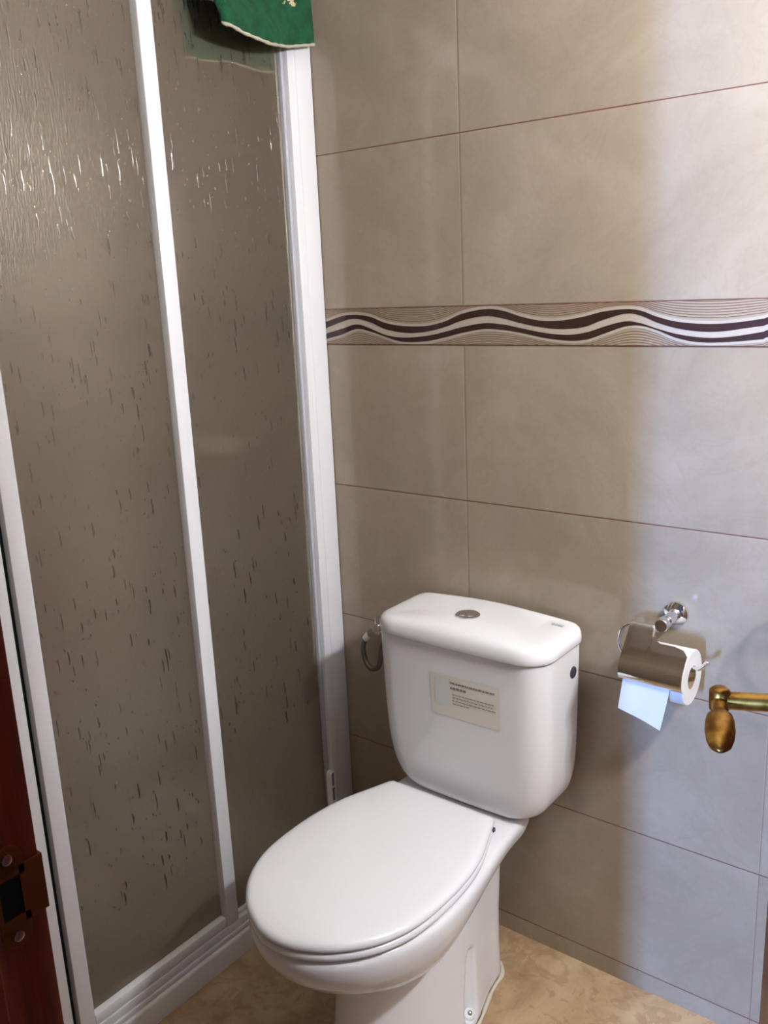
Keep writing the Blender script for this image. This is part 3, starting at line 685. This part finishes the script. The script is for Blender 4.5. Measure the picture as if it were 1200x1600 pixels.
hp = spline([(-0.250, -0.043, 0.640), (-0.259, -0.044, 0.622), (-0.257, -0.046, 0.600), (-0.247, -0.049, 0.581), (-0.229, -0.052, 0.573), (-0.210, -0.055, 0.583), (-0.199, -0.058, 0.605), (-0.193, -0.060, 0.632), (-0.180, -0.063, 0.655), (-0.146, -0.066, 0.668)], 8)
bm = bmesh.new(); tube(bm, hp, [0.0058+0.0004*(i % 2) for i in range(len(hp))], 12)
hm = plain('braided steel', (0.20, 0.17, 0.15), 0.45, 0.8); part('hose', bm, hm, sv, sv, smooth=True)

# ------------------------------------------------------------------ paper holder and roll
ph = thing('toilet_paper_holder', (0.440, 0.0, 0.822), 'chrome toilet paper holder with a bent cover flap, screwed to the tiled wall', 'toilet paper holder')
mz = 0.8215; mxx = 0.4395
bm = bmesh.new(); lathe(bm, [(0.0215, 0.0), (0.0225, 0.003), (0.0215, 0.008), (0.016, 0.012), (0.0112, 0.0135), (0.0105, 0.018), (0.0098, 0.050), (0.0105, 0.056), (0.0120, 0.058), (0.0120, 0.074), (0.0105, 0.077), (0.0001, 0.077)], (mxx, 0.0, mz), (0, -1, 0), 40)
part('wall_mount', bm, CHROME, ph, ph, smooth=True, angle=40)
RY, RZ, RX0, RX1 = -0.068, 0.7395, 0.391, 0.494
ROD = spline([(mxx-0.006, -0.066, mz-0.013), (0.415, -0.066, mz-0.012), (0.385, -0.067, mz-0.010), (0.368, -0.068, mz-0.020), (0.362, -0.068, mz-0.040), (0.363, -0.068, RZ+0.026), (0.372, -0.068, RZ+0.015), (0.395, -0.068, RZ+0.0135), (0.45, -0.068, RZ+0.0135), (0.495, -0.068, RZ+0.0135), (0.508, -0.068, RZ+0.017), (0.517, -0.068, RZ+0.027)], 8)
bm = bmesh.new(); tube(bm, ROD, 0.0036, 12)
lathe(bm, [(0.0036, -0.002), (0.0046, 0.0), (0.0046, 0.004), (0.0001, 0.006)], ROD[-1], ROD[-1]-ROD[-3], 14)
part('rod', bm, CHROME, ph, ph, smooth=True, angle=50)
# cover flap: sheet that hangs from the rod, runs down over the roll and curls under, notched round the mount
FPF = [(-0.0690, 0.8190), (-0.0735, 0.8175), (-0.0830, 0.8065), (-0.0960, 0.7910), (-0.1090, 0.7755), (-0.1195, 0.7620), (-0.1235, 0.752), (-0.1245, 0.740), (-0.121, 0.730), (-0.114, 0.7235)]
fl = [(p.x, p.y) for p in spline([(a, b, 0) for a, b in FPF], 6)]; L = len(fl)-1
def fstart(x): return interp([(0.428, 0.0), (0.4285, 0.10), (0.431, 0.20), (0.436, 0.27), (0.444, 0.30), (0.470, 0.30), (0.487, 0.32), (0.495, 0.37)], x)
bm = bmesh.new(); xs = [0.384 + (0.428-0.384)*i/8 for i in range(9)] + [0.4285+(0.495-0.4285)*i/16 for i in range(17)]
top, bot = [], []
for x in xs:
    a0 = fstart(x); ra, rb = [], []
    if x < 0.389: a0 = max(a0, 0.06*(0.389-x)/0.005)
    for j in range(33):
        s = (a0+(1-a0)*j/32)*L; i = min(int(s), L-1); t = s-i
        y = fl[i][0]+(fl[i+1][0]-fl[i][0])*t; z = fl[i][1]+(fl[i+1][1]-fl[i][1])*t
        ty, tz = fl[i+1][0]-fl[i][0], fl[i+1][1]-fl[i][1]; q = math.hypot(ty, tz); ny, nz = -tz/q, ty/q
        ra.append(bm.verts.new((x, y, z))); rb.append(bm.verts.new((x, y+ny*0.0009, z+nz*0.0009)))
    top.append(ra); bot.append(rb)
n = len(xs)
for i in range(n-1):
    for j in range(32):
        bm.faces.new((top[i][j], top[i+1][j], top[i+1][j+1], top[i][j+1])); bm.faces.new((bot[i][j], bot[i][j+1], bot[i+1][j+1], bot[i+1][j]))
    bm.faces.new((top[i][0], bot[i][0], bot[i+1][0], top[i+1][0])); bm.faces.new((top[i][32], top[i+1][32], bot[i+1][32], bot[i][32]))
for j in range(32):
    bm.faces.new((top[0][j], top[0][j+1], bot[0][j+1], bot[0][j])); bm.faces.new((top[-1][j], bot[-1][j], bot[-1][j+1], top[-1][j+1]))
part('cover_flap', bm, CHROME, ph, ph, smooth=True, angle=35)

roll = thing('toilet_roll', (0.44, RY, RZ), 'white toilet paper roll under the chrome flap with one sheet hanging down', 'toilet roll')
bm = bmesh.new(); nR = 64; Ro, Ri = 0.0485, 0.0205
def circ(x, r): return [Vector((x, RY+r*math.cos(2*math.pi*k/nR), RZ-0.0035+r*math.sin(2*math.pi*k/nR))) for k in range(nR)]
R = loft(bm, [circ(RX0, Ri), circ(RX0, Ro-0.001), circ(RX0+0.001, Ro), circ(RX1-0.001, Ro), circ(RX1, Ro-0.001), circ(RX1, Ri)], False, False)
for i in range(nR): bm.faces.new((R[-1][i], R[-1][(i+1) % nR], R[0][(i+1) % nR], R[0][i]))
part('paper', bm, PAPER, roll, roll, smooth=True, angle=40)
bm = bmesh.new(); R = loft(bm, [circ(RX0+0.001, Ri-0.0002), circ(RX1-0.0005, Ri-0.0002), circ(RX1-0.0005, Ri-0.0014), circ(RX0+0.001, Ri-0.0014)], False, False)
for i in range(nR): bm.faces.new((R[-1][i], R[-1][(i+1) % nR], R[0][(i+1) % nR], R[0][i]))
part('core', bm, CARD, roll, roll, smooth=True, angle=40)
bm = bmesh.new(); ny, nx = 14, 16; ga, gb = [], []
for i in range(nx+1):
    t = i/nx; ra, rb = [], []
    for j in range(ny+1):
        s = j/ny; zt = RZ-0.004; zb = 0.6735 - 0.0225*t
        z = zt + (zb-zt)*s; x = RX0+0.0005 + (0.0800+0.004*(1-s))*t - 0.006*s - 0.004*s*t
        y = RY-Ro-0.0006 - 0.003*math.sin(s*1.5) - 0.0015*math.sin(5*t+2*s)*s - 0.002*s*s
        ra.append(bm.verts.new((x, y, z))); rb.append(bm.verts.new((x, y-0.0006, z)))
    ga.append(ra); gb.append(rb)
for i in range(nx):
    for j in range(ny):
        bm.faces.new((ga[i][j], ga[i+1][j], ga[i+1][j+1], ga[i][j+1])); bm.faces.new((gb[i][j], gb[i][j+1], gb[i+1][j+1], gb[i+1][j]))
    bm.faces.new((ga[i][0], gb[i][0], gb[i+1][0], ga[i+1][0])); bm.faces.new((ga[i][ny], ga[i+1][ny], gb[i+1][ny], gb[i][ny]))
for j in range(ny):
    bm.faces.new((ga[0][j], ga[0][j+1], gb[0][j+1], gb[0][j])); bm.faces.new((ga[-1][j], gb[-1][j], gb[-1][j+1], ga[-1][j+1]))
part('loose_sheet', bm, PAPER, roll, roll, smooth=True, angle=60)

# ------------------------------------------------------------------ towel ring just beyond the right edge; its shadow falls into the picture
tr = thing('towel_ring', (0.690, 0.0, 0.94), 'chrome towel ring on the tiled wall right of the paper holder, at the picture edge', 'towel ring')
bm = bmesh.new(); lathe(bm, [(0.0215, 0.0), (0.0225, 0.003), (0.0215, 0.008), (0.011, 0.0135), (0.0098, 0.050), (0.0120, 0.058), (0.0120, 0.070), (0.0001, 0.073)], (0.690, 0.0, 0.945), (0, -1, 0), 32); part('wall_mount', bm, CHROME, tr, tr, smooth=True, angle=40)
bm = bmesh.new(); tube(bm, [(0.690+0.066*math.sin(2*math.pi*k/48), -0.062, 0.872+0.066*math.cos(2*math.pi*k/48)) for k in range(48)], 0.0045, 12, closed=True); part('ring', bm, CHROME, tr, tr, smooth=True)
